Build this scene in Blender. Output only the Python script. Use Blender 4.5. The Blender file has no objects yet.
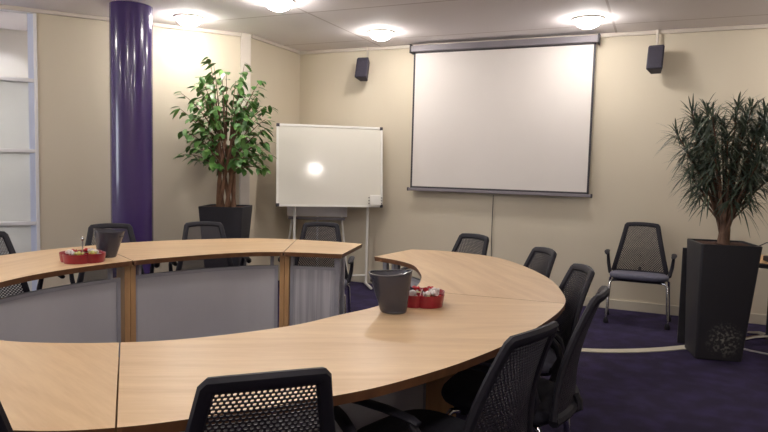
import bpy, bmesh, math, random
from mathutils import Vector, Matrix
PI = math.pi
SC = bpy.context.scene
COL = SC.collection

# ------------------------------------------------------------ helpers
def srgb(r, g, b):
    f = lambda c: (c/255)/12.92 if c/255 <= .04045 else ((c/255+.055)/1.055)**2.4
    return (f(r), f(g), f(b), 1)

class MB:
    """collects vertices and faces for ONE mesh object"""
    def __init__(s):
        s.v = []; s.f = []; s.m = []
    def add(s, vs, fs, mi=0):
        n = len(s.v)
        s.v += [tuple(v) for v in vs]
        for f in fs:
            s.f.append([i+n for i in f]); s.m.append(mi)
        return s
    def box(s, c, d, rz=0, mi=0, M=None):
        M = M or (Matrix.Translation(c) @ Matrix.Rotation(rz, 4, 'Z'))
        vs = [M @ Vector((x*d[0]/2, y*d[1]/2, z*d[2]/2)) for z in (-1, 1) for x, y in ((-1, -1), (1, -1), (1, 1), (-1, 1))]
        return s.add(vs, [(3, 2, 1, 0), (4, 5, 6, 7), (0, 1, 5, 4), (1, 2, 6, 5), (2, 3, 7, 6), (3, 0, 4, 7)], mi)
    def rings(s, rs, caps=True, mi=0, closed=True):
        n = len(rs[0]); vs = [p for r in rs for p in r]; fs = []
        for j in range(len(rs)-1):
            for i in range(n if closed else n-1):
                a = j*n+i; b = j*n+(i+1) % n
                fs.append((a, b, b+n, a+n))
        if caps:
            fs.append(tuple(range(n-1, -1, -1))); fs.append(tuple((len(rs)-1)*n+i for i in range(n)))
        return s.add(vs, fs, mi)
    def tube(s, pts, r, seg=8, mi=0, flat=1.0):
        pts = [Vector(p) for p in pts]; rs = r if isinstance(r, (list, tuple)) else [r]*len(pts)
        out = []; up = None
        for i, p in enumerate(pts):
            t = (pts[min(i+1, len(pts)-1)]-pts[max(i-1, 0)]).normalized()
            if up is None:
                up = Vector((0, 0, 1)) if abs(t.z) < .9 else Vector((0, 1, 0))
            a = t.cross(up).normalized(); b = a.cross(t).normalized(); up = b
            out.append([p + a*math.cos(2*PI*k/seg)*rs[i] + b*math.sin(2*PI*k/seg)*rs[i]*flat for k in range(seg)])
        return s.rings(out, mi=mi)
    def lathe(s, prof, seg=24, c=(0, 0, 0), mi=0, caps=True):
        return s.rings([[(c[0]+r*math.cos(2*PI*k/seg), c[1]+r*math.sin(2*PI*k/seg), c[2]+z) for k in range(seg)] for r, z in prof], caps=caps, mi=mi)
    def prism(s, poly, z0, z1, mi=0):
        return s.rings([[(x, y, z0) for x, y in poly], [(x, y, z1) for x, y in poly]], mi=mi)
    def build(s, name, mats, parent=None, smooth=False, loc=(0, 0, 0), rz=0, bevel=0, sub=0, angle=40):
        me = bpy.data.meshes.new(name); me.from_pydata(s.v, [], s.f); me.update()
        bm = bmesh.new(); bm.from_mesh(me); bmesh.ops.recalc_face_normals(bm, faces=bm.faces); bm.to_mesh(me); bm.free()
        for m in (mats if isinstance(mats, (list, tuple)) else [mats]): me.materials.append(m)
        for p, mi in zip(me.polygons, s.m): p.material_index = mi
        if smooth:
            for p in me.polygons: p.use_smooth = True
            me.set_sharp_from_angle(angle=math.radians(angle))
        o = bpy.data.objects.new(name, me); COL.objects.link(o)
        o.location = loc; o.rotation_euler = (0, 0, rz)
        if parent: o.parent = parent
        if bevel:
            b = o.modifiers.new('bevel', 'BEVEL'); b.width = bevel; b.segments = 2; b.limit_method = 'ANGLE'
        if sub:
            b = o.modifiers.new('sub', 'SUBSURF'); b.levels = sub; b.render_levels = sub
        return o

def tag(o, label=None, cat=None, group=None, kind=None):
    if label: o['label'] = label
    if cat: o['category'] = cat
    if group: o['group'] = group
    if kind: o['kind'] = kind
    return o
def thing(name, label, cat, loc=(0, 0, 0), rz=0, group=None):
    o = bpy.data.objects.new(name, None); o.empty_display_size = .1; COL.objects.link(o)
    o.location = loc; o.rotation_euler = (0, 0, rz)
    return tag(o, label, cat, group)
def struct(o): o['kind'] = 'structure'; return o
def copy_tree(o, parent=None):
    c = o.copy(); COL.objects.link(c)
    if parent: c.parent = parent
    for ch in list(o.children): copy_tree(ch, c)
    return c

def mat(name, col, rough=.6, metal=0, noise=None, bump=None, emit=None, trans=0, coat=0, spec=.5, alpha=1, sheen=0):
    m = bpy.data.materials.new(name); m.use_nodes = True
    nt = m.node_tree; N = nt.nodes; L = nt.links; b = N['Principled BSDF']
    b.inputs['Base Color'].default_value = col; b.inputs['Roughness'].default_value = rough
    b.inputs['Metallic'].default_value = metal; b.inputs['Transmission Weight'].default_value = trans
    b.inputs['Coat Weight'].default_value = coat; b.inputs['Specular IOR Level'].default_value = spec
    b.inputs['Alpha'].default_value = alpha; b.inputs['Sheen Weight'].default_value = sheen
    if emit: b.inputs['Emission Color'].default_value = emit[0]; b.inputs['Emission Strength'].default_value = emit[1]
    tc = N.new('ShaderNodeTexCoord')
    if noise:            # (scale xyz, second colour, low, high)
        sc, c2, lo, hi = noise
        mp = N.new('ShaderNodeMapping'); mp.inputs['Scale'].default_value = sc
        L.new(tc.outputs['Object'], mp.inputs['Vector'])
        nz = N.new('ShaderNodeTexNoise'); nz.inputs['Scale'].default_value = 1; nz.inputs['Detail'].default_value = 4
        L.new(mp.outputs[0], nz.inputs['Vector'])
        rp = N.new('ShaderNodeValToRGB'); rp.color_ramp.elements[0].position = lo; rp.color_ramp.elements[1].position = hi
        rp.color_ramp.elements[0].color = col; rp.color_ramp.elements[1].color = c2
        L.new(nz.outputs['Fac'], rp.inputs[0]); L.new(rp.outputs[0], b.inputs['Base Color'])
    if bump:             # (scale, strength, distance)
        nz = N.new('ShaderNodeTexNoise'); nz.inputs['Scale'].default_value = bump[0]; L.new(tc.outputs['Object'], nz.inputs['Vector'])
        bp = N.new('ShaderNodeBump'); bp.inputs['Strength'].default_value = bump[1]; bp.inputs['Distance'].default_value = bump[2]
        L.new(nz.outputs['Fac'], bp.inputs['Height']); L.new(bp.outputs[0], b.inputs['Normal'])
    return m

def wood(name, rot, c1, c2):
    m = bpy.data.materials.new(name); m.use_nodes = True
    nt = m.node_tree; N = nt.nodes; L = nt.links; b = N['Principled BSDF']
    b.inputs['Roughness'].default_value = .38
    tc = N.new('ShaderNodeTexCoord'); mp = N.new('ShaderNodeMapping')
    mp.vector_type = 'TEXTURE'; mp.inputs['Rotation'].default_value = (0, 0, rot); mp.inputs['Scale'].default_value = (1.1, .11, 1)
    L.new(tc.outputs['Object'], mp.inputs['Vector'])
    n1 = N.new('ShaderNodeTexNoise'); n1.inputs['Scale'].default_value = 1.6; n1.inputs['Detail'].default_value = 5; n1.inputs['Distortion'].default_value = .6
    L.new(mp.outputs[0], n1.inputs['Vector'])
    n2 = N.new('ShaderNodeTexNoise'); n2.inputs['Scale'].default_value = 14; n2.inputs['Detail'].default_value = 3
    L.new(mp.outputs[0], n2.inputs['Vector'])
    mx = N.new('ShaderNodeMath'); mx.operation = 'MULTIPLY_ADD'; mx.inputs[1].default_value = .35
    L.new(n2.outputs['Fac'], mx.inputs[0]); L.new(n1.outputs['Fac'], mx.inputs[2])
    rp = N.new('ShaderNodeValToRGB'); rp.color_ramp.elements[0].position = .45; rp.color_ramp.elements[1].position = .9
    rp.color_ramp.elements[0].color = c1; rp.color_ramp.elements[1].color = c2
    L.new(mx.outputs[0], rp.inputs[0]); L.new(rp.outputs[0], b.inputs['Base Color'])
    return m

# ------------------------------------------------------------ materials
M = {}
def wall_mat():
    m = mat('wallpaper', srgb(208, 198, 178), .75, noise=((1.2, 1.2, .5), srgb(203, 192, 171), .35, .65), bump=(140, .15, .002))
    return m
M['wall'] = wall_mat()
M['white'] = mat('white_paint', srgb(206, 197, 186), .5, noise=((3, 3, 3), srgb(200, 191, 180), .3, .7))
M['base'] = mat('baseboard_paint', srgb(196, 188, 172), .5, noise=((3, 3, 3), srgb(186, 178, 160), .3, .7))
M['frame_white'] = mat('frame_white', srgb(226, 224, 226), .35, noise=((4, 4, 4), srgb(216, 215, 218), .3, .7))
# ceiling boards with thin seams
def ceiling_mat():
    m = mat('ceiling_board', srgb(205, 196, 192), .8)
    nt = m.node_tree; N = nt.nodes; L = nt.links; b = N['Principled BSDF']
    tc = N['Texture Coordinate']; br = N.new('ShaderNodeTexBrick'); mp = N.new('ShaderNodeMapping')
    mp.inputs['Location'].default_value = (.44, .02, 0)
    br.offset = 0; br.inputs['Scale'].default_value = 1; br.inputs['Brick Width'].default_value = 2.4; br.inputs['Row Height'].default_value = 1.2
    br.inputs['Mortar Size'].default_value = .012; br.inputs['Mortar Smooth'].default_value = .4
    br.inputs['Color1'].default_value = srgb(240, 234, 236); br.inputs['Color2'].default_value = srgb(236, 230, 232); br.inputs['Mortar'].default_value = srgb(204, 194, 194)
    L.new(tc.outputs['Object'], mp.inputs[0]); L.new(mp.outputs[0], br.inputs['Vector']); L.new(br.outputs['Color'], b.inputs['Base Color'])
    return m
M['ceiling'] = ceiling_mat()
M['carpet'] = mat('purple_carpet', srgb(45, 39, 64), .95, noise=((7, 7, 7), srgb(57, 48, 84), .42, .68), bump=(420, .6, .004), spec=.2)
M['wood_edge'] = mat('table_edge', srgb(122, 84, 56), .4, noise=((20, 20, 3), srgb(104, 70, 46), .3, .7))
M['leg_wood'] = mat('leg_wood', srgb(204, 162, 114), .42, noise=((26, 26, 2), srgb(184, 142, 98), .3, .7))
M['panel'] = mat('grey_panel', srgb(188, 186, 190), .7, noise=((3, 3, 3), srgb(181, 179, 184), .3, .7))
M['panel_rib'] = mat('grey_ribbed_panel', srgb(190, 188, 192), .6, noise=((60, 60, 1), srgb(164, 162, 168), .4, .6))
M['metal_grey'] = mat('grey_metal', srgb(168, 167, 174), .45, .2, noise=((8, 8, 8), srgb(156, 155, 163), .3, .7))
M['chair_black'] = mat('black_plastic', srgb(34, 32, 42), .6, spec=.35, noise=((9, 9, 9), srgb(28, 27, 36), .3, .7))
M['chair_mesh'] = mat('mesh_back', srgb(40, 37, 46), .5, noise=((9, 9, 9), srgb(50, 46, 54), .3, .7))
M['seat_grey'] = mat('grey_fabric', srgb(104, 104, 120), .9, noise=((60, 60, 60), srgb(92, 92, 108), .3, .7), bump=(300, .3, .002))
M['seat_dark'] = mat('dark_fabric', srgb(38, 37, 50), .9, noise=((60, 60, 60), srgb(30, 29, 42), .3, .7), bump=(300, .3, .002))
M['chrome'] = mat('chrome', srgb(200, 200, 205), .18, 1, noise=((5, 5, 5), srgb(180, 180, 186), .3, .7))
M['column'] = mat('purple_gloss', srgb(70, 52, 106), .2, coat=.3, noise=((2, 2, .3), srgb(62, 46, 98), .3, .7), bump=(9, .12, .01))
M['pot'] = mat('black_planter', srgb(38, 37, 44), .55, noise=((5, 5, 5), srgb(46, 45, 52), .3, .7), bump=(60, .2, .002))
M['soil'] = mat('soil', srgb(96, 62, 50), .95, noise=((40, 40, 40), srgb(64, 42, 36), .3, .7), bump=(90, 1, .01))
M['bark'] = mat('bark', srgb(146, 110, 86), .85, noise=((40, 40, 9), srgb(98, 70, 54), .3, .7), bump=(60, .6, .004))
M['bark_pale'] = mat('pale_bark', srgb(134, 104, 86), .85, noise=((30, 30, 12), srgb(76, 58, 50), .3, .7), bump=(60, .6, .004))
M['leaf'] = mat('ficus_leaf', srgb(60, 104, 44), .45, noise=((9, 9, 9), srgb(108, 150, 74), .4, .72))
M['leaf_dark'] = mat('strap_leaf', srgb(72, 86, 76), .5, noise=((12, 12, 12), srgb(108, 120, 96), .42, .72))
M['board'] = mat('whiteboard_enamel', srgb(226, 222, 212), .09, spec=.8, noise=((1.5, 1.5, 1.5), srgb(222, 219, 207), .3, .7))
M['alu'] = mat('white_aluminium', srgb(236, 234, 228), .4, .1, noise=((7, 7, 7), srgb(228, 226, 220), .3, .7))
M['screen'] = mat('screen_fabric', srgb(219, 213, 208), .85, noise=((1.5, 1.5, 1.5), srgb(215, 209, 204), .3, .7))
M['case'] = mat('screen_case', srgb(128, 122, 128), .45, noise=((4, 4, 4), srgb(118, 113, 119), .3, .7))
M['dark'] = mat('dark_border', srgb(56, 52, 58), .6, noise=((6, 6, 6), srgb(50, 46, 52), .3, .7))
M['speaker'] = mat('speaker_body', srgb(46, 42, 56), .6, noise=((9, 9, 9), srgb(54, 50, 64), .3, .7))
M['grille'] = mat('speaker_grille', srgb(52, 48, 62), .8, noise=((200, 200, 200), srgb(36, 33, 44), .4, .6))
M['flip'] = mat('flipchart_grey', srgb(226, 222, 224), .5, noise=((4, 4, 4), srgb(216, 212, 215), .3, .7))
M['cup'] = mat('smoky_plastic', srgb(120, 120, 136), .22, trans=.78, noise=((8, 8, 8), srgb(106, 106, 124), .3, .7))
M['red'] = mat('red_plastic', srgb(148, 22, 42), .3, coat=.3, noise=((9, 9, 9), srgb(130, 17, 36), .3, .7))
M['strip'] = mat('cream_strip', srgb(206, 200, 182), .7, noise=((9, 9, 9), srgb(196, 190, 172), .3, .7))
M['cable'] = mat('pale_cable', srgb(190, 186, 190), .5, noise=((9, 9, 9), srgb(176, 172, 176), .3, .7))
M['lamp'] = mat('lamp_diffuser', srgb(255, 250, 240), .5, emit=((1, .94, .89, 1), 52), noise=((9, 9, 9), srgb(250, 245, 235), .3, .7))
M['lamp2'] = mat('corridor_lamp', srgb(255, 250, 240), .5, emit=((.98, .98, 1, 1), 620), noise=((9, 9, 9), srgb(250, 245, 235), .3, .7))
M['glass'] = mat('clear_glass', (1, 1, 1, 1), .02, trans=1)
M['glass'].node_tree.nodes['Principled BSDF'].inputs['IOR'].default_value = 1.05
M['corr'] = mat('corridor_paint', srgb(228, 224, 218), .8, noise=((2, 2, 2), srgb(222, 218, 212), .3, .7))
def frosted():
    m = bpy.data.materials.new('frosted_glass'); m.use_nodes = True
    nt = m.node_tree; N = nt.nodes; L = nt.links; N.remove(N['Principled BSDF'])
    tr = N.new('ShaderNodeBsdfTranslucent'); df = N.new('ShaderNodeBsdfDiffuse'); mx = N.new('ShaderNodeMixShader')
    tc = N.new('ShaderNodeTexCoord'); nz = N.new('ShaderNodeTexNoise'); nz.inputs['Scale'].default_value = 3; L.new(tc.outputs['Object'], nz.inputs['Vector'])
    rp = N.new('ShaderNodeValToRGB'); rp.color_ramp.elements[0].color = srgb(216, 216, 214); rp.color_ramp.elements[1].color = srgb(224, 224, 221)
    L.new(nz.outputs['Fac'], rp.inputs[0]); L.new(rp.outputs[0], tr.inputs[0]); L.new(rp.outputs[0], df.inputs[0])
    mx.inputs[0].default_value = .5; L.new(tr.outputs[0], mx.inputs[1]); L.new(df.outputs[0], mx.inputs[2])
    L.new(mx.outputs[0], N['Material Output'].inputs[0]); return m
M['frost'] = frosted()

# ------------------------------------------------------------ room
H = 2.6; YB = 6.35; XC = -3.86
W0 = Vector((-3.86, 5.38, 0)); WD = Vector((-.641, -.768, 0)).normalized(); WN = Vector((.768, -.641, 0)).normalized()   # glazed wall, into room
def ws(s, n=0, z=0): return W0 + WD*s + WN*n + Vector((0, 0, z))
wrz = math.atan2(WD.y, WD.x)
def wbox(mb, s0, s1, n0, n1, z0, z1, mi=0):
    c = ws((s0+s1)/2, (n0+n1)/2, (z0+z1)/2); return mb.box(c, (abs(s1-s0), abs(n1-n0), z1-z0), wrz, mi)
E6 = ws(6.2)
room = [(3.0, YB), (XC, YB), (W0.x, W0.y), (E6.x, E6.y), (E6.x, -2.6), (3.0, -2.6)]
struct(MB().prism(room, -.08, 0).build('floor', M['carpet']))
struct(MB().prism(room, H, H+.08).build('ceiling', M['ceiling']))
struct(MB().box(((3.0+XC-.1)/2, YB+.05, H/2), (3.0-XC+.3, .1, H)).build('wall_back', M['wall']))
struct(MB().box((XC-.05, (YB+W0.y)/2, H/2), (.1, YB-W0.y, H)).build('wall_corner', M['wall']))
struct(MB().box((3.05, (YB-2.6)/2, H/2), (.1, YB+2.6, H)).build('wall_right', M['wall']))
struct(MB().box(((3.0+E6.x)/2, -2.65, H/2), (3.0-E6.x+.2, .1, H)).build('wall_rear', M['wall']))
mb = MB(); xl = E6.x-.05
for y0, y1, z0, z1 in ((-2.6, E6.y, 0, .85), (-2.6, E6.y, 2.3, H), (-2.6, -2.3, .85, 2.3), (E6.y-.3, E6.y, .85, 2.3)): mb.box((xl, (y0+y1)/2, (z0+z1)/2), (.1, y1-y0, z1-z0))
struct(mb.build('wall_far_left', M['wall']))
y0, y1 = -2.3, E6.y-.3
wn = thing('fill_window', None, None); struct(wn); mb = MB()  # unseen window, added to let soft fill light into the room
for y in (y0+.03, (y0+y1)/2, y1-.03): mb.box((xl, y, 1.575), (.07, .06, 1.45))
for z in (.88, 2.27): mb.box((xl, (y0+y1)/2, z), (.06, y1-y0-.12, .06))
mb.build('window_frame', M['frame_white'], wn)
pl_ = bpy.data.lights.new('window_fill', 'AREA'); pl_.shape = 'RECTANGLE'; pl_.size = 1.45; pl_.size_y = y1-y0; pl_.energy = 55; pl_.color = (.86, .93, 1)  # bluish area light added behind that opening as ambient fill
po = bpy.data.objects.new('window_fill', pl_); COL.objects.link(po); po.location = (xl-.08, (y0+y1)/2, 1.575); po.rotation_euler = (0, math.radians(-90), 0)
mb = MB(); wbox(mb, 0, 1.89, -.1, 0, 0, H); wbox(mb, 4.4, 6.2, -.1, 0, 0, H)
struct(mb.build('wall_left', M['wall']))
# white post where the two left walls meet, cove along the ceiling, skirting
mb = MB(); wbox(mb, .0, .10, 0, .035, 0, H-.0005); struct(mb.build('trim_1', M['white'], bevel=.004))
mb = MB(); mb.box(((3.0+XC)/2, YB-.0125, H-.018), (3.0-XC-.001, .025, .035)); struct(mb.build('trim_2', M['white'], bevel=.004))
mb = MB(); wbox(mb, .10, 4.4, 0, .025, H-.035, H-.0005); struct(mb.build('trim_3', M['white'], bevel=.004))
mb = MB(); mb.box((XC+.0125, (YB+W0.y)/2-.02, H-.018), (.025, YB-W0.y-.05, .035)); struct(mb.build('trim_4', M['white'], bevel=.004))
mb = MB(); mb.box(((3.0+XC)/2, YB-.008, .045), (3.0-XC-.001, .016, .09)); struct(mb.build('baseboard_back', M['base'], bevel=.003))
mb = MB(); wbox(mb, .10, 1.89, 0, .014, 0.001, .07); struct(mb.build('baseboard_left', M['base'], bevel=.003))
# window into the corridor
win = thing('window_1', None, None); struct(win)
mb = MB()
for s0, s1 in ((1.89, 1.918), (3.1, 3.16), (4.34, 4.4)): wbox(mb, s0, s1, -.04, .012, 0, H-.036)
for z0, z1 in ((0, .06), (.702, .735), (1.345, 1.378), (1.962, 1.995), (2.555, H-.036)): wbox(mb, 1.918, 4.34, -.04, .008, z0, z1)
mb.build('window_frame', M['frame_white'], win, bevel=.004)
mb = MB(); wbox(mb, 1.918, 1.962, -.05, .0, 0.06, 2.555); mb.build('mullion', mat('mullion_blue_white', srgb(206, 214, 236), .35, noise=((4, 4, 4), srgb(198, 207, 230), .3, .7)), win)
for a, b in ((1.962, 3.1), (3.16, 4.34)):
    for z0, z1, m in ((.06, .702, 'frost'), (.735, 1.345, 'frost'), (1.378, 1.962, 'frost'), (1.995, 2.555, 'glass')):
        mb = MB(); wbox(mb, a, b, -.030, -.024, z0, z1); mb.build('pane', M[m], win)
# corridor behind the window
mb = MB(); wbox(mb, 1.2, 5.2, -1.25, -1.15, 0, H); struct(mb.build('wall_corridor', M['corr']))
mb = MB(); wbox(mb, 1.2, 5.2, -1.15, -.1, -.08, 0); wbox(mb, 1.95, 4.34, -.1, -.0, -.08, -.0005); struct(mb.build('floor_corridor', M['carpet']))
mb = MB(); wbox(mb, 1.2, 5.2, -1.15, -.1, H, H+.08); struct(mb.build('ceiling_corridor', M['ceiling']))
mb = MB(); wbox(mb, 1.1, 1.2, -1.25, -.1, 0, H); struct(mb.build('wall_corridor_near', M['corr']))
mb = MB(); wbox(mb, 5.2, 5.3, -1.25, -.1, 0, H); struct(mb.build('wall_corridor_far', M['corr']))

# ------------------------------------------------------------ ceiling lamps
def lamp(x, y, label, m='lamp', r=.11, first=[None]):
    t = thing('ceiling_light', label, 'ceiling light', (x, y, H), 0, 'recessed ceiling lights')
    MB().rings([[(rr*math.cos(2*PI*k/28), rr*math.sin(2*PI*k/28), z) for k in range(28)] for rr, z in ((r, -.001), (r+.025, -.001), (r+.02, -.012), (r, -.014), (r, -.001))], caps=False).build('trim_ring', M['white'], t, smooth=True)
    if m == 'lamp2':
        MB().rings([[(rr*math.cos(2*PI*k/28), rr*math.sin(2*PI*k/28), z) for k in range(28)] for rr, z in ((r+.002, -.001), (r+.008, -.001), (r+.008, -.075), (r+.002, -.075), (r+.002, -.001))], caps=False).build('shade', M['dark'], t, smooth=True)
        MB().lathe([(r-.001, -.002), (r-.001, -.006)], 28).build('diffuser', M[m], t); return t
    MB().lathe([(r-.002, -.002), (r-.002, -.018), (r*.93, -.038), (r*.76, -.058), (r*.45, -.075), (r*.12, -.08)], 28).build('diffuser', M[m], t, smooth=True)
    return t
lamp(-3.96, 4.59, 'round ceiling downlight just right of the purple column, above the leafy tree')
lamp(-2.86, 4.36, 'round ceiling downlight cut by the top edge of the photo, left of centre')
lamp(-2.54, 5.66, 'round ceiling downlight between the left speaker and the projection screen')
lamp(-.63, 5.70, 'round ceiling downlight above the right end of the projection screen')
for x, y, d in ((1.3, 5.6, 'beyond the right planter, out of the frame'), (.885, 1.33, 'to the right of the oval table, out of the frame'),
                (-1.75, 2.75, 'over the middle of the table, out of the frame'), (-5.3, 2.6, 'near the window side, out of the frame'),
                (-2.9, 1.6, 'over the left of the table, out of the frame'), (-.6, .6, 'above the near chairs, out of the frame'),
                (2.35, -1.9, 'at the near right of the room, out of the frame'), (-5.2, .3, 'at the near left of the room, out of the frame'),
                (-2.9, -1.3, 'at the rear left of the room, out of the frame'), (-.3, -1.4, 'at the rear right of the room, out of the frame')):
    lamp(x, y, 'round ceiling downlight ' + d)
for s in (2.35, 3.7):
    p = ws(s, -.78)
    lamp(p.x, p.y, 'corridor ceiling downlight behind the window, ' + ('nearer the column' if s < 3 else 'further from the column'), 'lamp2', .08)

# ------------------------------------------------------------ column
tag(MB().lathe([(.172, 0), (.172, H)], 64, (-4.165, 4.115, 0)).build('column', M['column'], smooth=True),
    'glossy dark purple round column from floor to ceiling by the glazed wall', 'column')

# ------------------------------------------------------------ oval table
TZ = .74; TC = Vector((-1.86, 2.4))
OUT = [(-1.53,4.00),(-1.28,4.05),(-.90,3.92),(-.55,3.42),(-.38,2.95),(-.335,2.6),(-.39,2.11),(-.48,1.75),(-.595,1.47),(-.70,1.3),(-.90,1.05),(-1.03,.925),(-1.17,.845),(-1.5,.72),(-1.9,.67),(-2.35,.74),(-2.8,.98),(-3.18,1.42),(-3.36,1.93),(-3.41,2.37),(-3.40,2.78),(-3.28,3.25),(-2.98,3.71),(-2.68,3.97),(-2.25,4.08),(-1.94,4.09)]
INN = [(-1.60,3.54),(-1.43,3.475),(-1.27,3.35),(-1.15,3.14),(-1.07,2.95),(-1.01,2.7),(-.99,2.45),(-1.01,2.24),(-1.07,2.05),(-1.14,1.83),(-1.3,1.58),(-1.48,1.41),(-1.76,1.27),(-2.0,1.27),(-2.25,1.36),(-2.5,1.57),(-2.67,1.88),(-2.72,2.2),(-2.67,2.6),(-2.56,2.9),(-2.39,3.21),(-2.17,3.4),(-1.81,3.52)]
def catmull(P, n=10):
    P = [Vector(p) for p in P]; out = []
    for i in range(len(P)-1):
        p0 = P[max(i-1, 0)]; p1 = P[i]; p2 = P[i+1]; p3 = P[min(i+2, len(P)-1)]
        for k in range(n):
            t = k/n; out.append(.5*((2*p1)+(p2-p0)*t+(2*p0-5*p1+4*p2-p3)*t*t+(3*p1-p0-3*p2+p3)*t**3))
    out.append(P[-1]); return out
CO = catmull(OUT); CI = catmull(INN)
def near_idx(C, p): return min(range(len(C)), key=lambda i: (C[i]-Vector(p)).length)
joints = [((-1.62, 3.56), (-1.53, 4.00)), ((-1.01, 2.66), (-.335, 2.72)), ((-1.48, 1.40), (-1.01, .94)),
          ((-2.36, 1.44), (-2.75, .95)), ((-2.66, 2.62), (-3.36, 3.02)), ((-2.16, 3.41), (-2.47, 4.04)), ((-1.81, 3.52), (-1.94, 4.09))]
sec_labels = ['oak table section at the right far end, its pointed tip beside the gap',
              'curved oak table section at the right, carrying the cup and red dish beside the seam',
              'oak table section at the near left, cut off by the left edge of the photo',
              'oak table section on the far left, carrying the red dish with a rod',
              'long curved oak table section between the two wooden posts',
              'short oak table section with angled end, in front of the whiteboard']
ji = [(near_idx(CI, a), near_idx(CO, b)) for a, b in joints]
nat = lambda v: Vector((v.x, v.y))
def offs(C, i, d):   # point moved d towards the ring's middle line side given by sign
    a = C[max(i-1, 0)]; b = C[min(i+1, len(C)-1)]; t = (b-a).normalized(); n = Vector((-t.y, t.x))
    return C[i] + n*d
for k in range(6):
    (i0, o0), (i1, o1) = ji[k], ji[k+1]
    inner = CI[i0:i1+1]; outer = CO[o0:o1+1]
    mid = (inner[len(inner)//2]+outer[len(outer)//2])/2
    t = thing('conference_table_section', sec_labels[k], 'table', (mid.x, mid.y, 0), 0, 'sections of the oval conference table')
    # 1.5 mm gap at the joints
    g = .002
    def shrink(pts, other_dir0, other_dir1):
        p = [Vector(q) for q in pts]; p[0] = p[0] + (p[1]-p[0]).normalized()*g; p[-1] = p[-1] + (p[-2]-p[-1]).normalized()*g; return p
    inn = shrink(inner, 0, 0); out = shrink(outer, 0, 0)
    loop = [p-mid for p in out] + [p-mid for p in reversed(inn)]
    ctr = sum(loop, Vector((0, 0)))/len(loop)
    low = []
    n = len(loop)
    for q in range(n):       # slightly inset underside
        a = loop[q-1]; b = loop[(q+1) % n]; tt = (b-a).normalized(); low.append(loop[q] + Vector((tt.y, -tt.x))*.006)
    ar = sum(loop[q].x*loop[(q+1) % n].y-loop[(q+1) % n].x*loop[q].y for q in range(n))
    if ar > 0: low = [2*loop[q]-low[q] for q in range(n)]
    d0 = (CO[o1]-CO[o0]); rot = math.atan2(d0.y, d0.x)
    if k == 0: rot = math.radians(-52)
    if k == 1: rot = math.radians(28)
    if k == 2: rot = math.radians(-20)
    wm = wood('beech_veneer', rot, srgb(200, 166, 126), srgb(220, 190, 150))
    mb = MB()
    zt, zb = TZ, TZ-.028
    mb.add([(p.x, p.y, zt) for p in loop], [tuple(range(n))], 0)
    mb.add([(p.x, p.y, zt) for p in loop]+[(p.x, p.y, zb) for p in low], [(q, (q+1) % n, n+(q+1) % n, n+q) for q in range(n)], 1)
    mb.add([(p.x, p.y, zb) for p in low], [tuple(range(n-1, -1, -1))], 1)
    mb.build('tabletop', [wm, M['wood_edge']], t)
    # leg boards at both ends (grey metal posts at the two free ends)
    for e, (ii, oo) in enumerate(((i0, o0), (i1, o1))):
        a = CI[ii]; b = CO[oo]; dr = (b-a).normalized(); tang = Vector((-dr.y, dr.x))
        inw = (CI[min(ii+4, i1)]-CI[ii]) if e == 0 else (CI[max(ii-4, i0)]-CI[ii])
        if inw.dot(tang) < 0: tang = -tang
        if (k == 0 and e == 0) or (k == 5 and e == 1):
            mb = MB(); c = a + dr*.07 + tang*.045 - mid; mb.box((c.x, c.y, (zb)/2), (.03, .03, zb), math.atan2(dr.y, dr.x))
            mb.build('leg', M['metal_grey'], t, bevel=.003)
            c = a + dr*.20 + tang*.05 - mid; mb = MB(); mb.box((c.x, c.y, zb/2), (.03, .03, zb), math.atan2(dr.y, dr.x))
            mb.build('leg', M['metal_grey'], t, bevel=.003)
        else:
            c = a + dr*(.055+.08) + tang*.0158 - mid
            mb = MB(); mb.box((c.x, c.y, zb/2), (.16, .03, zb), math.atan2(dr.y, dr.x)); mb.build('leg', M['leg_wood'], t, bevel=.002)
    # curved grey modesty panel set back under the inner edge
    seg = list(range(i0, i1+1)); s_in = .075
    pts = [offs(CI, q, s_in) for q in seg]
    if (pts[len(pts)//2]-TC).length < (CI[seg[len(seg)//2]]-TC).length: pts = [offs(CI, q, -s_in) for q in seg]
    L_ = [0]
    for q in range(1, len(pts)): L_.append(L_[-1]+(pts[q]-pts[q-1]).length)
    lo, hi = .04, L_[-1]-.04
    if k == 0: lo = .05
    def at(s):
        for q in range(1, len(pts)):
            if L_[q] >= s or q == len(pts)-1:
                f = (s-L_[q-1])/(L_[q]-L_[q-1]); return pts[q-1].lerp(pts[q], f)
    npz = 24
    ps = [at(lo+(hi-lo)*q/npz)-mid for q in range(npz+1)]
    def curved(ps, th, z0, z1):
        mb = MB(); rr = []
        for q, p in enumerate(ps):
            tt = (ps[min(q+1, len(ps)-1)]-ps[max(q-1, 0)]).normalized(); nn = Vector((-tt.y, tt.x))*th/2
            rr.append([(p.x+nn.x, p.y+nn.y, z0), (p.x-nn.x, p.y-nn.y, z0), (p.x-nn.x, p.y-nn.y, z1), (p.x+nn.x, p.y+nn.y, z1)])
        return mb.rings(rr)
    pm = curved(ps, .012, .115, .625)
    pan = pm.build('modesty_panel', M['panel_rib'] if k == 5 else M['panel'], t)
    fr = curved(ps, .024, .622, .642)
    for (z0, z1, sl) in ((.10, .12, ps), (.12, .622, ps[:2]), (.12, .622, ps[-2:])):
        if len(sl) == 2:
            d = (sl[1]-sl[0]).normalized()*.022; sl = [sl[0], sl[0]+d] if sl[0] == ps[0] else [sl[1]-d, sl[1]]
        g2 = curved(sl, .024, z0, z1); fr.add(g2.v, g2.f)
    fr.build('panel_frame', M['metal_grey'], pan)
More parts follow.
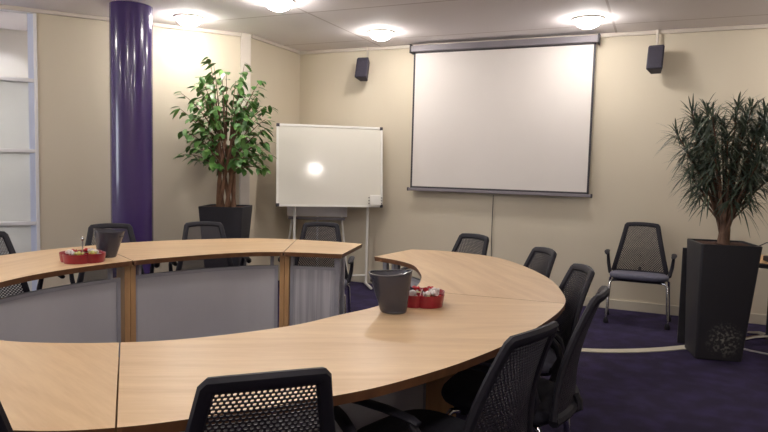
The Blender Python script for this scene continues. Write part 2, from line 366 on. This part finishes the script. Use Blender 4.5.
    for s_ in (1, npz-1):     # brackets holding the panel to the tabletop
        p = ps[s_]; mb = MB(); mb.box((p.x, p.y, (.642+zb)/2), (.018, .018, zb-.642)); mb.build('bracket', M['metal_grey'], t)

# ------------------------------------------------------------ chairs
def back_pt(u, v):
    hw = .130 + .092*(1-v)**1.1
    y = -.205 - .105*v**1.25 + .018*math.sin(PI*v)
    y -= .035*(1-u*u)*(1-.35*v)
    return Vector((u*hw, y, .425 + .43*v + .008*(1-u*u)*v))
def make_chair(seatmat):
    t = thing('office_chair', 'x', 'chair')
    # seat: rounded cushion, waterfall front
    mb = MB(); rr = []
    def sup(hx, hy, z, cy, n=32, e=3.6):
        o = []
        for k in range(n):
            a = 2*PI*k/n; c, s_ = math.cos(a), math.sin(a)
            x = hx*math.copysign(abs(c)**(2/e), c); y = hy*math.copysign(abs(s_)**(2/e), s_)
            o.append((x, cy+y, z + .045*y))
        return o
    for hx, hy, z in ((.205, .2, .395), (.232, .225, .402), (.24, .232, .418), (.236, .228, .435), (.215, .205, .444), (.1, .1, .441)): rr.append(sup(hx, hy, z, .02))
    mb.rings(rr).build('seat', seatmat, t, smooth=True, angle=60)
    mb = MB(); mb.rings([sup(.2, .19, .375, .02), sup(.215, .205, .394, .02)]).build('seat_pan', M['chair_black'], t)
    # back frame: swept perimeter, thicker top rail
    path = [back_pt(-1, v/10) for v in range(0, 10)] + [back_pt(-.995, .985)] + [back_pt(-.95+u*.19, 1) for u in range(0, 11)] + [back_pt(.995, .985)] + [back_pt(1, v/10) for v in range(9, -1, -1)]
    rad = [.020]*10 + [.020] + [.021]*11 + [.020] + [.020]*10
    mb = MB(); mb.tube(path, rad, 8, flat=.7)
    mb.tube([back_pt(-1+k*.2, 0)+Vector((0, 0, -.005)) for k in range(11)], .02, 8)
    mb.build('back_frame', M['chair_black'], t, smooth=True)
    # spine behind the mesh
    MB().tube([(0, -.14, .385), (0, -.215, .40), (0, -.262, .425), back_pt(0, .04)+Vector((0, -.02, 0)), back_pt(0, .09)+Vector((0, -.008, 0))], [.03, .028, .022, .016, .012], 8).build('back_spine', M['chair_black'], t, smooth=True)
    # woven back: staggered openings, wide at the top, slim below
    mb = MB(); rows, cols = 42, 20
    for j in range(rows):
        v0, v1 = .02+.95*j/rows, .02+.95*(j+1)/rows; vm = (v0+v1)/2
        sh = .5 if j % 2 else 0
        for i in range(-1, cols):
            a, b = (i+sh)/cols, (i+1+sh)/cols
            a, b = max(0, a), min(1, b)
            if b-a < .012: continue
            u0, u1 = -.95+1.9*a, -.95+1.9*b; um = (u0+u1)/2
            k = .74 if v0 > .5 else .70; kh = .66 if v0 > .5 else .60
            du, dv = (u1-u0)/2, (v1-v0)/2
            outer = [(um-du, vm-dv), (um, vm-dv), (um+du, vm-dv), (um+du, vm), (um+du, vm+dv), (um, vm+dv), (um-du, vm+dv), (um-du, vm)]
            inner = [(um-du*k*.55, vm-dv*kh), (um, vm-dv*kh), (um+du*k*.55, vm-dv*kh), (um+du*k, vm), (um+du*k*.55, vm+dv*kh), (um, vm+dv*kh), (um-du*k*.55, vm+dv*kh), (um-du*k, vm)]
            O = [back_pt(*p) for p in outer]; I = [back_pt(*p) for p in inner]
            off = Vector((0, .004, 0))
            vs = O+I+[p+off for p in O]+[p+off for p in I]; fs = []
            for q in range(8):
                q2 = (q+1) % 8
                fs += [(q, q2, 8+q2, 8+q), (16+q2, 16+q, 24+q, 24+q2), (8+q, 8+q2, 24+q2, 24+q)]
            mb.add(vs, fs)
    mb.build('back_mesh', M['chair_mesh'], t)
    for sx in (-1, 1):
        a = MB().tube([(sx*.19, -.10, .39), (sx*.245, -.12, .42), (sx*.262, -.15, .50), (sx*.268, -.13, .57), (sx*.268, -.085, .615)], [.016, .017, .016, .014, .013], 8).build('arm_support', M['chair_black'], t, smooth=True)
        MB().tube([(sx*.268, -.12, .615), (sx*.27, -.09, .622), (sx*.27, .0, .626), (sx*.268, .09, .622), (sx*.262, .14, .612), (sx*.258, .15, .605)], [.013, .02, .022, .022, .018, .01], 10, flat=.45).build('armrest', M['chair_black'], t, smooth=True)
        for sy, pts in ((1, [(sx*.15, .13, .385), (sx*.21, .175, .385), (sx*.228, .19, .36), (sx*.243, .215, .045)]),
                        (-1, [(sx*.15, -.12, .385), (sx*.225, -.155, .385), (sx*.243, -.17, .36), (sx*.258, -.205, .045)])):
            lg = MB().tube(pts, .0115, 10).build('leg', M['chrome'], t, smooth=True)
            px, py = pts[-1][0], pts[-1][1]
            MB().lathe([(.012, .052), (.017, .045), (.021, .03), (.022, .006), (.018, .0)], 14, (px, py, 0)).build('foot', M['chair_black'], lg, smooth=True)
    return t
proto_g = make_chair(M['seat_grey']); proto_d = make_chair(M['seat_dark'])
used = set()
def place_chair(p, rx, ry, fdeg, label, group='mesh back chairs around the table'):
    """rail middle at rx,ry ; fdeg = direction the sitter faces (degrees from +X)"""
    o = p if p.name not in used else copy_tree(p)
    used.add(p.name)
    fx, fy = math.cos(math.radians(fdeg)), math.sin(math.radians(fdeg))
    o.location = (rx+.318*fx, ry+.318*fy, 0); o.rotation_euler = (0, 0, math.radians(fdeg-90))
    o['label'] = label; o['group'] = group
    if math.hypot(rx, ry) > 3.0: o.scale = (.98, .98, .955)
    return o
D, G = proto_d, proto_g
place_chair(D, -0.722, 1.078, 134, 'black mesh back chair nearest the camera, bottom centre, back turned to us').scale = (.94, 1, .985)
place_chair(D, -1.215, .672, 131, 'black chair at the bottom left corner, only its back edge in the photo')
place_chair(D, -0.29, 1.73, 162, 'black mesh back chair right of the nearest one, pushed under the right curve')
place_chair(D, -0.176, 2.42, 178, 'black chair seen side on at the right of the table, chrome legs showing')
place_chair(G, -0.308, 3.17, 205, 'black mesh chair behind the side-on chair, at the right end of the seam')
place_chair(G, -0.59, 3.78, 215, 'small black chair back between the gap chair and the seam chair, right of table')
place_chair(G, -1.17, 4.32, 240, 'black chair back right of the gap, in front of the screen cord')
place_chair(G, -2.49, 4.46, 294, 'black mesh chair in front of the whiteboard stand, behind the short table section')
place_chair(G, -3.22, 3.9, 318, 'black mesh chair in front of the left planter, behind the curved table')
place_chair(G, -3.62, 3.37, 321, 'black mesh chair before the purple column, partly behind the grey cup')
place_chair(G, -3.78, 2.53, 348, 'black mesh chair at the left edge of the photo by the window')
place_chair(G, -0.12, 6.2, 270, 'grey seated mesh chair with chrome legs standing alone against the back wall', 'spare chairs').scale = (1, .8, .975)

# ------------------------------------------------------------ cups and dishes on the table
def cup(x, y, rz, label, h=.152, rt=.078, rb=.046):
    t = thing('waste_cup', label, 'cup', (x, y, TZ+.0005), rz, 'smoky table bins')
    seg = 40; rr = []
    def ring(f, inset, zz):
        o = []
        for k in range(seg):
            a = 2*PI*k/seg; r = rb+(rt-rb)*f - inset
            wave = .004*math.cos(2*a)*f**4 - .006*math.cos(a)*f**4
            o.append((r*1.08*math.cos(a)+.016*f-.008, r*.92*math.sin(a), zz+wave))
        return o
    for f in (0, .04, .25, .5, .75, .95, 1): rr.append(ring(f, .003 if f == 0 else 0, f*h))
    for f in (1, .75, .5, .25, .05): rr.append(ring(f, .0035, f*h+.002))
    MB().rings(rr).build('cup_body', M['cup'], t, smooth=True, angle=70)
    mb = MB(); o1 = ring(1, -.0015, h-.002); o2 = ring(1, -.0015, h+.003); o3 = ring(1, .005, h+.003); o4 = ring(1, .005, h-.002)
    mb.rings([o1, o2, o3, o4, o1], caps=False).build('rim', M['cup'], t, smooth=True)
    mb = MB()
    for s_ in (0, 1):
        a0 = PI*s_; p = [(math.cos(a0+d)*(rt*1.0)*1.08+.008, math.sin(a0+d)*rt*.92, h-.022-.003*abs(d)) for d in (-.35, -.2, 0, .2, .35)]
    mb.tube([(math.cos(a)*(rt-.008)*1.08+.006, math.sin(a)*(rt-.008)*.92, h-.03) for a in (-.4, -.2, 0, .2, .4)], .006, 8)
    mb.build('grip_slot', M['dark'], t, smooth=True)
    return t
cup(-2.878, 2.662, math.radians(25), 'smoky grey tapered cup in front of the purple column, beside the left red dish')
cup(-.915, 2.20, math.radians(195), 'larger looking smoky grey cup beside the right red dish, near the table gap')

wrapper = {'white': (226, 218, 214), 'red': (190, 40, 50), 'yellow': (206, 204, 120), 'green': (120, 150, 70), 'navy': (40, 40, 70)}
WM = {k: mat('wrapper_'+k, srgb(*c), .3, noise=((60, 60, 60), srgb(*[int(x*.85) for x in c]), .3, .7)) for k, c in wrapper.items()}
def candy_mesh(r, m):
    mb = MB(); mb.rings([[(rr*math.cos(2*PI*k/12), xx, rr*.8*math.sin(2*PI*k/12)) for k in range(12)] for rr, xx in
        ((r*.75, -r*2.0), (r*.2, -r*1.2), (r*.7, -r*.85), (r, 0), (r*.7, r*.85), (r*.2, r*1.2), (r*.75, r*2.0))])
    return mb.build('candy', m, None, smooth=True, angle=80)
cproto = {}
def dish(x, y, rz, R, rod, label, where):
    t = thing('candy_dish', label, 'dish', (x, y, TZ+.0005), rz, 'red candy dishes')
    seg = 64
    def ring(f, z, ins=0):
        o = []
        for k in range(seg):
            a = 2*PI*k/seg; r = R*(.80+.20*abs(math.cos(2*a))**.7)*f - ins
            o.append((r*math.cos(a), r*math.sin(a), z))
        return o
    MB().rings([ring(.93, 0), ring(.97, .024), ring(1, .048), ring(1, .050), ring(1, .048, .004), ring(.95, .024, .004), ring(.92, .012, .006)]).build('bowl', M['red'], t, smooth=True, angle=60)
    mb = MB()
    for a in (PI/4, 3*PI/4): mb.box((0, 0, .028), (R*1.52, .004, .036), a)
    mb.build('divider', M['red'], t)
    if rod:
        MB().tube([(0, 0, .02), (0, 0, .115)], .004, 8).lathe([(.004, .112), (.009, .118), (.009, .126), (.004, .132)], 12).build('handle_rod', M['chrome'], t, smooth=True)
    rnd = random.Random(int(R*1000)+rod)
    ks = ['white', 'red', 'yellow', 'white', 'green', 'navy', 'white', 'red']
    n = 0
    for lobe in range(4):
        for q in range(4):
            a = lobe*PI/2 + (q % 2-.5)*.62; rr = R*(.42 if q < 2 else .70)
            key = ks[(lobe*3+q) % 8] if rod else ['white', 'navy', 'red', 'yellow', 'red', 'white', 'red', 'white'][(lobe*3+q) % 8]
            if key not in cproto: cproto[key] = candy_mesh(.016, WM[key]); o = cproto[key]
            else: o = cproto[key].copy(); COL.objects.link(o)
            lx, ly = rr*math.cos(a), rr*math.sin(a)
            o.location = (x+lx*math.cos(rz)-ly*math.sin(rz), y+lx*math.sin(rz)+ly*math.cos(rz), TZ+.030+rnd.random()*.004)
            o.rotation_euler = (0, 0, a+rz+rnd.uniform(-.5, .5))
            o.scale = (1, .62, 1)
            tag(o, key+' wrapped candy lying in the '+where, 'candy', 'wrapped candies in the '+where)
            n += 1
    for lobe in range(4):   # heaped second layer
        for q in range(2):
            a = lobe*PI/2 + (q-.5)*.5; key = (['yellow', 'white', 'red', 'white'] if rod else ['white', 'red', 'navy', 'white'])[(lobe+q) % 4]
            o = cproto[key].copy(); COL.objects.link(o); rr = R*.56
            lx, ly = rr*math.cos(a), rr*math.sin(a)
            o.location = (x+lx*math.cos(rz)-ly*math.sin(rz), y+lx*math.sin(rz)+ly*math.cos(rz), TZ+.053)
            o.rotation_euler = (0, .1, a+rz+rnd.uniform(-1.5, 1.5)); o.scale = (1, .62, 1)
            tag(o, key+' wrapped candy lying in the '+where, 'candy', 'wrapped candies in the '+where)
dish(-2.865, 2.475, math.radians(20), .122, 1, 'red divided candy dish with a thin metal rod, on the left of the table', 'left red dish')
dish(-.868, 2.395, math.radians(62), .108, 0, 'red lobed candy dish without rod, behind the larger looking grey cup', 'right red dish')

# ------------------------------------------------------------ planters
def planter(x, y, rz, h, wt, wb, name_label, shift=0):
    t = thing('planter', name_label, 'planter', (x, y, 0), rz)
    def sq(w, z, r=.02):
        o = []
        for cx, cy, a0 in ((1, 1, 0), (-1, 1, 90), (-1, -1, 180), (1, -1, 270)):
            for k in range(4):
                a = math.radians(a0+30*k); o.append(((w/2-r)*cx+r*math.cos(a)+shift*(1-z/h), (w/2-r)*cy+r*math.sin(a), z))
        return o
    MB().rings([sq(wb-.01, 0), sq(wb, .006), sq(wt, h-.004), sq(wt-.006, h), sq(wt-.035, h), sq(wt-.045, h-.06)]).build('pot', M['pot'], t, smooth=True, angle=30)
    MB().rings([sq(wt-.046, h-.05), sq(wt-.046, h-.012)]).build('soil', M['soil'], t)
    return t
PLX, PLY = -3.80, 4.86
pl = planter(-3.72, 4.83, math.radians(22), .90, .41, .27, 'black tapered planter in front of the left wall, holding the leafy tree')
pr = planter(.44, 5.08, math.radians(12), .82, .39, .305, 'tall black tapered planter right of the spare chair', -.025)
# pale specks low on the front of the right planter
def speck_mat():
    m = mat('black_planter_specked', srgb(38, 37, 44), .55)
    nt = m.node_tree; N = nt.nodes; L = nt.links; b = N['Principled BSDF']; tc = N['Texture Coordinate']
    nz = N.new('ShaderNodeTexNoise'); nz.inputs['Scale'].default_value = 60; nz.inputs['Detail'].default_value = 3; L.new(tc.outputs['Object'], nz.inputs['Vector'])
    rp = N.new('ShaderNodeValToRGB'); rp.color_ramp.elements[0].position = .50; rp.color_ramp.elements[1].position = .62
    L.new(nz.outputs['Fac'], rp.inputs[0])
    mp = N.new('ShaderNodeMapping'); mp.vector_type = 'TEXTURE'; mp.inputs['Location'].default_value = (0, -.155, .15); mp.inputs['Scale'].default_value = (.13, .20, .14)
    gr = N.new('ShaderNodeTexGradient'); gr.gradient_type = 'SPHERICAL'; L.new(tc.outputs['Object'], mp.inputs[0]); L.new(mp.outputs[0], gr.inputs[0])
    mu = N.new('ShaderNodeMath'); mu.operation = 'MULTIPLY'; L.new(rp.outputs[0], mu.inputs[0]); L.new(gr.outputs['Fac'], mu.inputs[1])
    mx = N.new('ShaderNodeMix'); mx.data_type = 'RGBA'; mx.inputs[6].default_value = srgb(38, 37, 44); mx.inputs[7].default_value = srgb(150, 148, 140)
    L.new(mu.outputs[0], mx.inputs[0]); L.new(mx.outputs[2], b.inputs['Base Color']); return m
pr.children[0].data.materials[0] = speck_mat()

def leaf(mb, p, d, up, Ln, W, fold=.25, droop=.3, n=4):
    d = d.normalized(); s = d.cross(up)
    if s.length < .01: s = Vector((1, 0, 0))
    s.normalize(); u = s.cross(d).normalized(); L_ = []; C_ = []; R_ = []
    for k in range(n+1):
        f = k/n; w = W/2*math.sin(PI*min(1, f*.92+.06))**.8 if k < n else 0.0008
        c = p + d*Ln*f - Vector((0, 0, 1))*droop*Ln*f*f
        L_.append(c - s*w + u*w*fold); C_.append(c); R_.append(c + s*w + u*w*fold)
    vs = L_+C_+R_; m_ = n+1; fs = []
    for k in range(n): fs += [(k, k+1, m_+k+1, m_+k), (m_+k, m_+k+1, 2*m_+k+1, 2*m_+k)]
    mb.add(vs, fs)

# leafy ficus
rnd = random.Random(5)
tr = thing('ficus_tree', 'leafy green indoor tree with braided brown stems in the left planter', 'plant', (-3.72, 4.83, .889))
mb = MB(); tips = []
for k in range(7):      # braided stems
    ph = 2*PI*k/7; r0 = .075
    pts = [Vector((r0*math.cos(ph+z*2.6)*(1-.15*math.sin(z*5)), r0*math.sin(ph+z*2.6), z)) for z in [i*.07 for i in range(10)]]
    mb.tube(pts, [.020-.0007*i for i in range(10)], 7)
    tips.append(pts[-1])
bm_ = MB()
lf = MB()
for i in range(60):
    tz = .36 + .98*(i/60)
    ph = i*2.399 + rnd.uniform(-.3, .3)
    rmax = .455*math.sqrt(max(.05, 1-((tz-.72)/.72)**2))*rnd.uniform(.75, 1.05)
    nd = .46 + rmax*(math.cos(ph)*WN.x+math.sin(ph)*WN.y)
    if nd < .13: rmax *= max(.3, (.33)/(.46-nd+1e-6))
    b0 = Vector((.06*math.cos(ph), .06*math.sin(ph), min(.60, .30+.3*i/60) if tz < .9 else .62))
    tip = Vector((rmax*math.cos(ph), rmax*math.sin(ph), tz))
    if i > 52: tip = Vector((.16*math.cos(ph), .16*math.sin(ph), 1.16+.03*(i-52)))
    midp = b0.lerp(tip, .5)+Vector((0, 0, .10))
    pts = [b0.lerp(midp, f)*(1-f)+midp.lerp(tip, f)*f for f in [q/7 for q in range(8)]]
    bm_.tube(pts, [.008-.0009*q for q in range(8)], 5)
    for q in range(2, 8):
        for w in range(2 if q < 7 else 3):
            p = pts[q] + Vector((rnd.uniform(-.02, .02), rnd.uniform(-.02, .02), rnd.uniform(-.02, .02)))
            d = Vector((math.cos(ph+rnd.uniform(-1.5, 1.5)), math.sin(ph+rnd.uniform(-1.5, 1.5)), rnd.uniform(-.75, .15)))
            leaf(lf, p, d, Vector((rnd.uniform(-.4, .4), rnd.uniform(-.4, .4), 1)), rnd.uniform(.065, .10), rnd.uniform(.04, .056), .15, rnd.uniform(.1, .45))
mb.build('trunk', M['bark'], tr, smooth=True); bm_.build('branches', M['bark_pale'], tr, smooth=True); lf.build('foliage', M['leaf'], tr, smooth=True, angle=80)

# strap leaved dracaena
rnd = random.Random(11)
dr_ = thing('dracaena_plant', 'narrow dark strap leaved tree with many bare stems in the tall right planter', 'plant', (.44, 5.07, .809))
st = MB(); lf = MB()
st.tube([(0, 0, 0), (.005, 0, .10), (0, 0, .2)], [.042, .036, .03], 10)
heads = []
for k in range(40):
    ph = k*2.399; q_ = (k+.5)/40; zz = .98-.52*q_; prof = math.sqrt(max(.02, 1-((zz-.68)/.38)**2))
    rr_ = .35*prof*(.55+.5*((k*7) % 10)/10)
    tip = Vector((rr_*math.cos(ph), rr_*math.sin(ph), zz+rnd.uniform(-.03, .03))); b0 = Vector((.022*math.cos(ph), .022*math.sin(ph), .06+.03*(k % 5)))
    mp_ = Vector((tip.x*.30, tip.y*.30, zz*.55))
    pts = [b0.lerp(mp_, f)*(1-f)+mp_.lerp(tip, f)*f for f in [q/8 for q in range(9)]]
    st.tube(pts, [.0085-.0005*q for q in range(9)], 6); heads.append((pts[-1], (pts[-1]-pts[-3]).normalized(), 1))
for ph, r, z in ((-.2, .16, .32), (2.9, .18, .34), (-1.2, .12, .36), (.5, .22, .42), (3.6, .20, .40)):
    tip = Vector((r*math.cos(ph), r*math.sin(ph), z)); pts = [Vector((0, 0, .12)).lerp(tip, f) for f in (0, .5, 1)]
    st.tube(pts, [.009, .007, .006], 6); heads.append((tip, Vector((math.cos(ph), math.sin(ph), .8)).normalized(), .6))
for p, ax, s_ in heads:
    for k in range(int(78*s_)):
        a = rnd.uniform(0, 2*PI); el = rnd.uniform(-.35, 1.25)
        s1 = ax.cross(Vector((1, .3, 0))).normalized(); s2 = ax.cross(s1)
        d = (ax*math.sin(el) + (s1*math.cos(a)+s2*math.sin(a))*math.cos(el)).normalized()
        d.z += .15; d.normalize()
        leaf(lf, p-ax*rnd.uniform(-.01, .17)*s_, d, Vector((0, 0, 1)), rnd.uniform(.12, .20), rnd.uniform(.009, .013), .25, rnd.uniform(.1, .55), 5)
st.build('stems', M['bark_pale'], dr_, smooth=True); lf.build('foliage', M['leaf_dark'], dr_, smooth=True, angle=80)
# thin dark upright strip behind the right planter
tag(MB().box((.30, 5.32, .37), (.22, .02, .74), math.radians(6)).build('dark_strip', M['pot'], bevel=.003), 'narrow dark upright strip behind the tall right planter, its left edge showing', 'board')

# ------------------------------------------------------------ projection screen
sc = thing('projection_screen', 'large white pull-down projection screen with dark border on the back wall', 'projection screen', (-1.520, YB-.08, 0))
MB().box((0, 0, 2.538), (1.86, .08, .065)).build('housing', M['case'], sc, bevel=.008)
MB().box((-.935, 0, 2.538), (.016, .1, .09)).build('end_cap', M['dark'], sc, bevel=.003)
MB().box((.935, 0, 2.538), (.016, .1, .09)).build('end_cap', M['dark'], sc, bevel=.003)
fab = MB().box((0, 0, 1.80), (1.79, .003, 1.40)).build('fabric', M['screen'], sc)
mb = MB()
for x in (-.900, .900): mb.box((x, 0, 1.80), (.020, .0034, 1.42))
mb.box((0, 0, 2.500), (1.82, .0034, .018)); mb.box((0, 0, 1.098), (1.82, .0034, .018)); mb.build('border', M['dark'], fab)
MB().box((0, 0, 1.074), (1.86, .024, .030)).build('bottom_bar', M['case'], sc, bevel=.004)
for x in (-.935, .935): MB().box((x, 0, 1.074), (.016, .03, .036)).build('bar_cap', M['dark'], sc, bevel=.002)
tag(MB().tube([(-1.545, YB-.014, 1.045), (-1.548, YB-.012, .7), (-1.54, YB-.012, .3), (-1.545, YB-.022, .1)], .0035, 6).build('cord', M['dark']), 'thin dark cord hanging from the projection screen bar down the wall', 'cord')

# ------------------------------------------------------------ speakers
def speaker(x, z, yaw, label):
    t = thing('wall_speaker', label, 'speaker', (x, YB, z), 0, 'wall speakers')
    MB().tube([(0, -.045, .30), (0, -.045, .12), (0, -.05, .05)], .011, 8).box((0, -.0455, .30), (.04, .03, .04)).build('bracket', M['white'], t, smooth=True)
    Mx = Matrix.Translation((0, -.14, -.01)) @ Matrix.Rotation(yaw, 4, 'Z') @ Matrix.Rotation(math.radians(-16), 4, 'X')
    def P(x, y, z): return Mx @ Vector((x, y, z))
    mb = MB(); w, b = .070, .042; z0, z1 = -.115, .115
    lo = [(-w, -.055), (w, -.055), (b, .06), (-b, .06)]
    mb.rings([[P(x_, y_, z0) for x_, y_ in lo], [P(x_, y_, z1-.02) for x_, y_ in lo], [P(x_*.86, y_*.9, z1) for x_, y_ in lo]])
    body = mb.build('speaker_box', M['speaker'], t, bevel=.006)
    mb = MB(); mb.box(None, (.118, .008, .20), M=Mx @ Matrix.Translation((0, -.058, -.01))); mb.build('grille', M['grille'], body, bevel=.003)
    return t
speaker(-2.985, 2.355, math.radians(4), 'small black wall speaker left of the projection screen')
speaker(-.085, 2.33, math.radians(-8), 'small black wall speaker right of the projection screen, above the spare chair')

# ------------------------------------------------------------ whiteboard on its stand
A_ = Vector((-3.640, 5.545, 0)); B_ = Vector((-2.735, 6.215, 0)); wl = (B_-A_).length; ang = math.atan2(B_.y-A_.y, B_.x-A_.x)
mid = (A_+B_)/2
wb = thing('whiteboard', 'mobile whiteboard with white frame and black corners, standing in the corner', 'whiteboard', (mid.x, mid.y, 0), ang)
TI = Matrix.Translation((0, 0, 1.295)) @ Matrix.Rotation(math.radians(-6.2), 4, 'X')
hw, hh = wl/2, .43
mb = MB(); mb.box(None, (wl-.02, .014, 2*hh-.02), M=TI); mb.build('writing_surface', M['board'], wb)
mb = MB()
for z in (-hh, hh): mb.box(None, (wl-.03, .026, .022), M=TI @ Matrix.Translation((0, 0, z-.011*(1 if z > 0 else -1))))
for x in (-hw, hw): mb.box(None, (.022, .026, 2*hh-.03), M=TI @ Matrix.Translation((x-.011*(1 if x > 0 else -1), 0, 0)))
mb.build('frame', M['alu'], wb)
for x in (-1, 1):
    for z in (-1, 1): MB().box(None, (.034, .030, .034), M=TI @ Matrix.Translation((x*(hw-.015), 0, z*(hh-.015)))).build('corner_cap', M['dark'], wb, bevel=.004)
    sx = x*.392+.028
    lg = MB().tube([(sx, .045, .03), (sx, .045, 1.25)], .014, 8).build('leg', M['alu'], wb, smooth=True)
    MB().tube([(sx, -.24, .03), (sx, .10, .03)], .014, 8).build('foot', M['alu'], lg, smooth=True)
MB().tube([(-.364, .045, .12), (.42, .045, .12)], .010, 8).build('cross_bar', M['alu'], wb, smooth=True)
Mw = Matrix.Translation((mid.x, mid.y, 0)) @ Matrix.Rotation(ang, 4, 'Z') @ TI
ph = thing('pen_holder', 'small white pen holder on the lower right corner of the whiteboard', 'pen holder', Mw @ Vector((hw-.085, -.0225, -hh+.075)), ang)
R5 = Matrix.Rotation(math.radians(-6.2), 4, 'X')
mb = MB(); mb.box(None, (.12, .02, .11), M=R5 @ Matrix.Translation((0, -.006, 0))); mb.build('holder_body', M['alu'], ph, bevel=.004)
for x in (-1, 1):
    for z in (-.035, -.005, .025):
        MB().box(None, (.018, .012, .007), M=R5 @ Matrix.Translation((x*.066, -.006, z))).build('pen_clip', M['dark'], ph)

# flip chart behind it
fl = thing('flip_chart', 'grey flip chart easel on splayed legs behind the whiteboard', 'flip chart', (-3.44, 6.06, 0), math.radians(24))
MB().box((0, 0, 1.215), (.66, .018, .95)).build('panel', M['flip'], fl, bevel=.004)
MB().box((0, -.03, .715), (.62, .06, .018)).box((0, -.058, .728), (.62, .006, .02)).build('pen_tray', M['case'], fl, bevel=.002)
for x0, x1, y1 in ((-.27, -.36, -.06), (.27, .36, -.06), (0, 0, .14)):
    MB().tube([(x0, .02, 1.5 if x0 == 0 else 1.2), (x0, .0 if x0 else .03, .74), (x1, y1, 0.01)], .011, 8).build('leg', M['alu'], fl, smooth=True)

# ------------------------------------------------------------ side table, device, cables, floor strip
sd = thing('side_table', 'round wooden side table on a black post, cut off by the right edge', 'table', (.845, 5.62, 0))
MB().lathe([(.28, .632), (.30, .64), (.30, .66)], 48).build('tabletop', M['leg_wood'], sd, smooth=True, angle=40)
MB().lathe([(.302, .622), (.306, .628), (.306, .652), (.3005, .656), (.3005, .64)], 48, caps=False).build('edge_band', M['dark'], sd, smooth=True)
MB().lathe([(.05, .60), (.028, .58), (.026, .06), (.05, .04)], 20).build('post', M['chair_black'], sd, smooth=True)
for k in range(4):
    a = math.radians(25+90*k); MB().tube([(0, 0, .06), (.12*math.cos(a), .12*math.sin(a), .05), (.26*math.cos(a), .26*math.sin(a), .018)], [.02, .018, .014], 8).build('foot', M['chrome'], sd, smooth=True)
dv = thing('tabletop_device', 'dark and silver device on the side table at the right edge', 'device', (.835, 5.47, .661), math.radians(10))
MB().box((0, 0, .02), (.15, .12, .04)).build('base', M['chair_black'], dv, bevel=.008)
MB().lathe([(.04, .0405), (.045, .05), (.045, .09), (.03, .10)], 20).build('dial', M['chrome'], dv, smooth=True)
tag(MB().tube([(.68, 5.62, .665), (.70, 5.61, .74), (.78, 5.60, .79), (.88, 5.60, .79), (.98, 5.62, .665)], .004, 6).build('cable', M['dark'], smooth=True), 'dark cable looping over the side table behind the device', 'cable')
tag(MB().tube(catmull([(.52, 5.78, .008), (.56, 5.44, .008), (.74, 5.27, .008), (1.0, 5.26, .008), (1.2, 5.42, .008)], 6), .007, 6).build('cable', M['cable'], smooth=True), 'pale cable curled on the carpet around the foot of the side table', 'cable')
arc = catmull([(-1.5, 4.72), (-1.0, 4.66), (-.466, 4.72), (-.065, 4.92), (.28, 5.22), (.42, 5.42)], 8)
mb = MB(); rr = []
for i, p in enumerate(arc):
    tt = (arc[min(i+1, len(arc)-1)]-arc[max(i-1, 0)]).normalized(); nn = Vector((-tt.y, tt.x))*.042
    rr.append([(p.x+nn.x, p.y+nn.y, .0), (p.x-nn.x, p.y-nn.y, .0), (p.x-nn.x, p.y-nn.y, .005), (p.x+nn.x, p.y+nn.y, .005)])
tag(mb.rings(rr).build('floor_strip', M['strip']), 'narrow cream strip curving over the purple carpet to the tall planter', 'floor strip')

# ------------------------------------------------------------ camera
f_px = 630; roll = .025; pitch = math.atan(48/f_px); yaw = math.radians(23.5)
fw = Vector((-math.sin(yaw)*math.cos(pitch), math.cos(yaw)*math.cos(pitch), -math.sin(pitch)))
r0 = Vector((math.cos(yaw), math.sin(yaw), 0)); u0 = r0.cross(fw); a = math.atan(roll)
R_ = r0*math.cos(a)+u0*math.sin(a); U_ = -r0*math.sin(a)+u0*math.cos(a)
cam = bpy.data.cameras.new('camera'); cam.lens = f_px/768*36; cam.sensor_width = 36; cam.clip_start = .05
co = bpy.data.objects.new('camera', cam); COL.objects.link(co)
co.matrix_world = Matrix(((R_.x, U_.x, -fw.x, 0), (R_.y, U_.y, -fw.y, 0), (R_.z, U_.z, -fw.z, 1.29), (0, 0, 0, 1)))
SC.camera = co

# ------------------------------------------------------------ world, colour
w = bpy.data.worlds.new('world'); SC.world = w; w.use_nodes = True
w.node_tree.nodes['Background'].inputs[0].default_value = (.6, .65, .7, 1); w.node_tree.nodes['Background'].inputs[1].default_value = .3
SC.view_settings.view_transform = 'Standard'; SC.view_settings.look = 'None'; SC.view_settings.gamma = 1
SC.view_settings.use_curve_mapping = False; SC.view_settings.exposure = .9
SC.cycles.use_denoising = True; SC.cycles.max_bounces = 8; SC.cycles.diffuse_bounces = 5; SC.cycles.sample_clamp_indirect = 6
SC.cycles.caustics_reflective = False
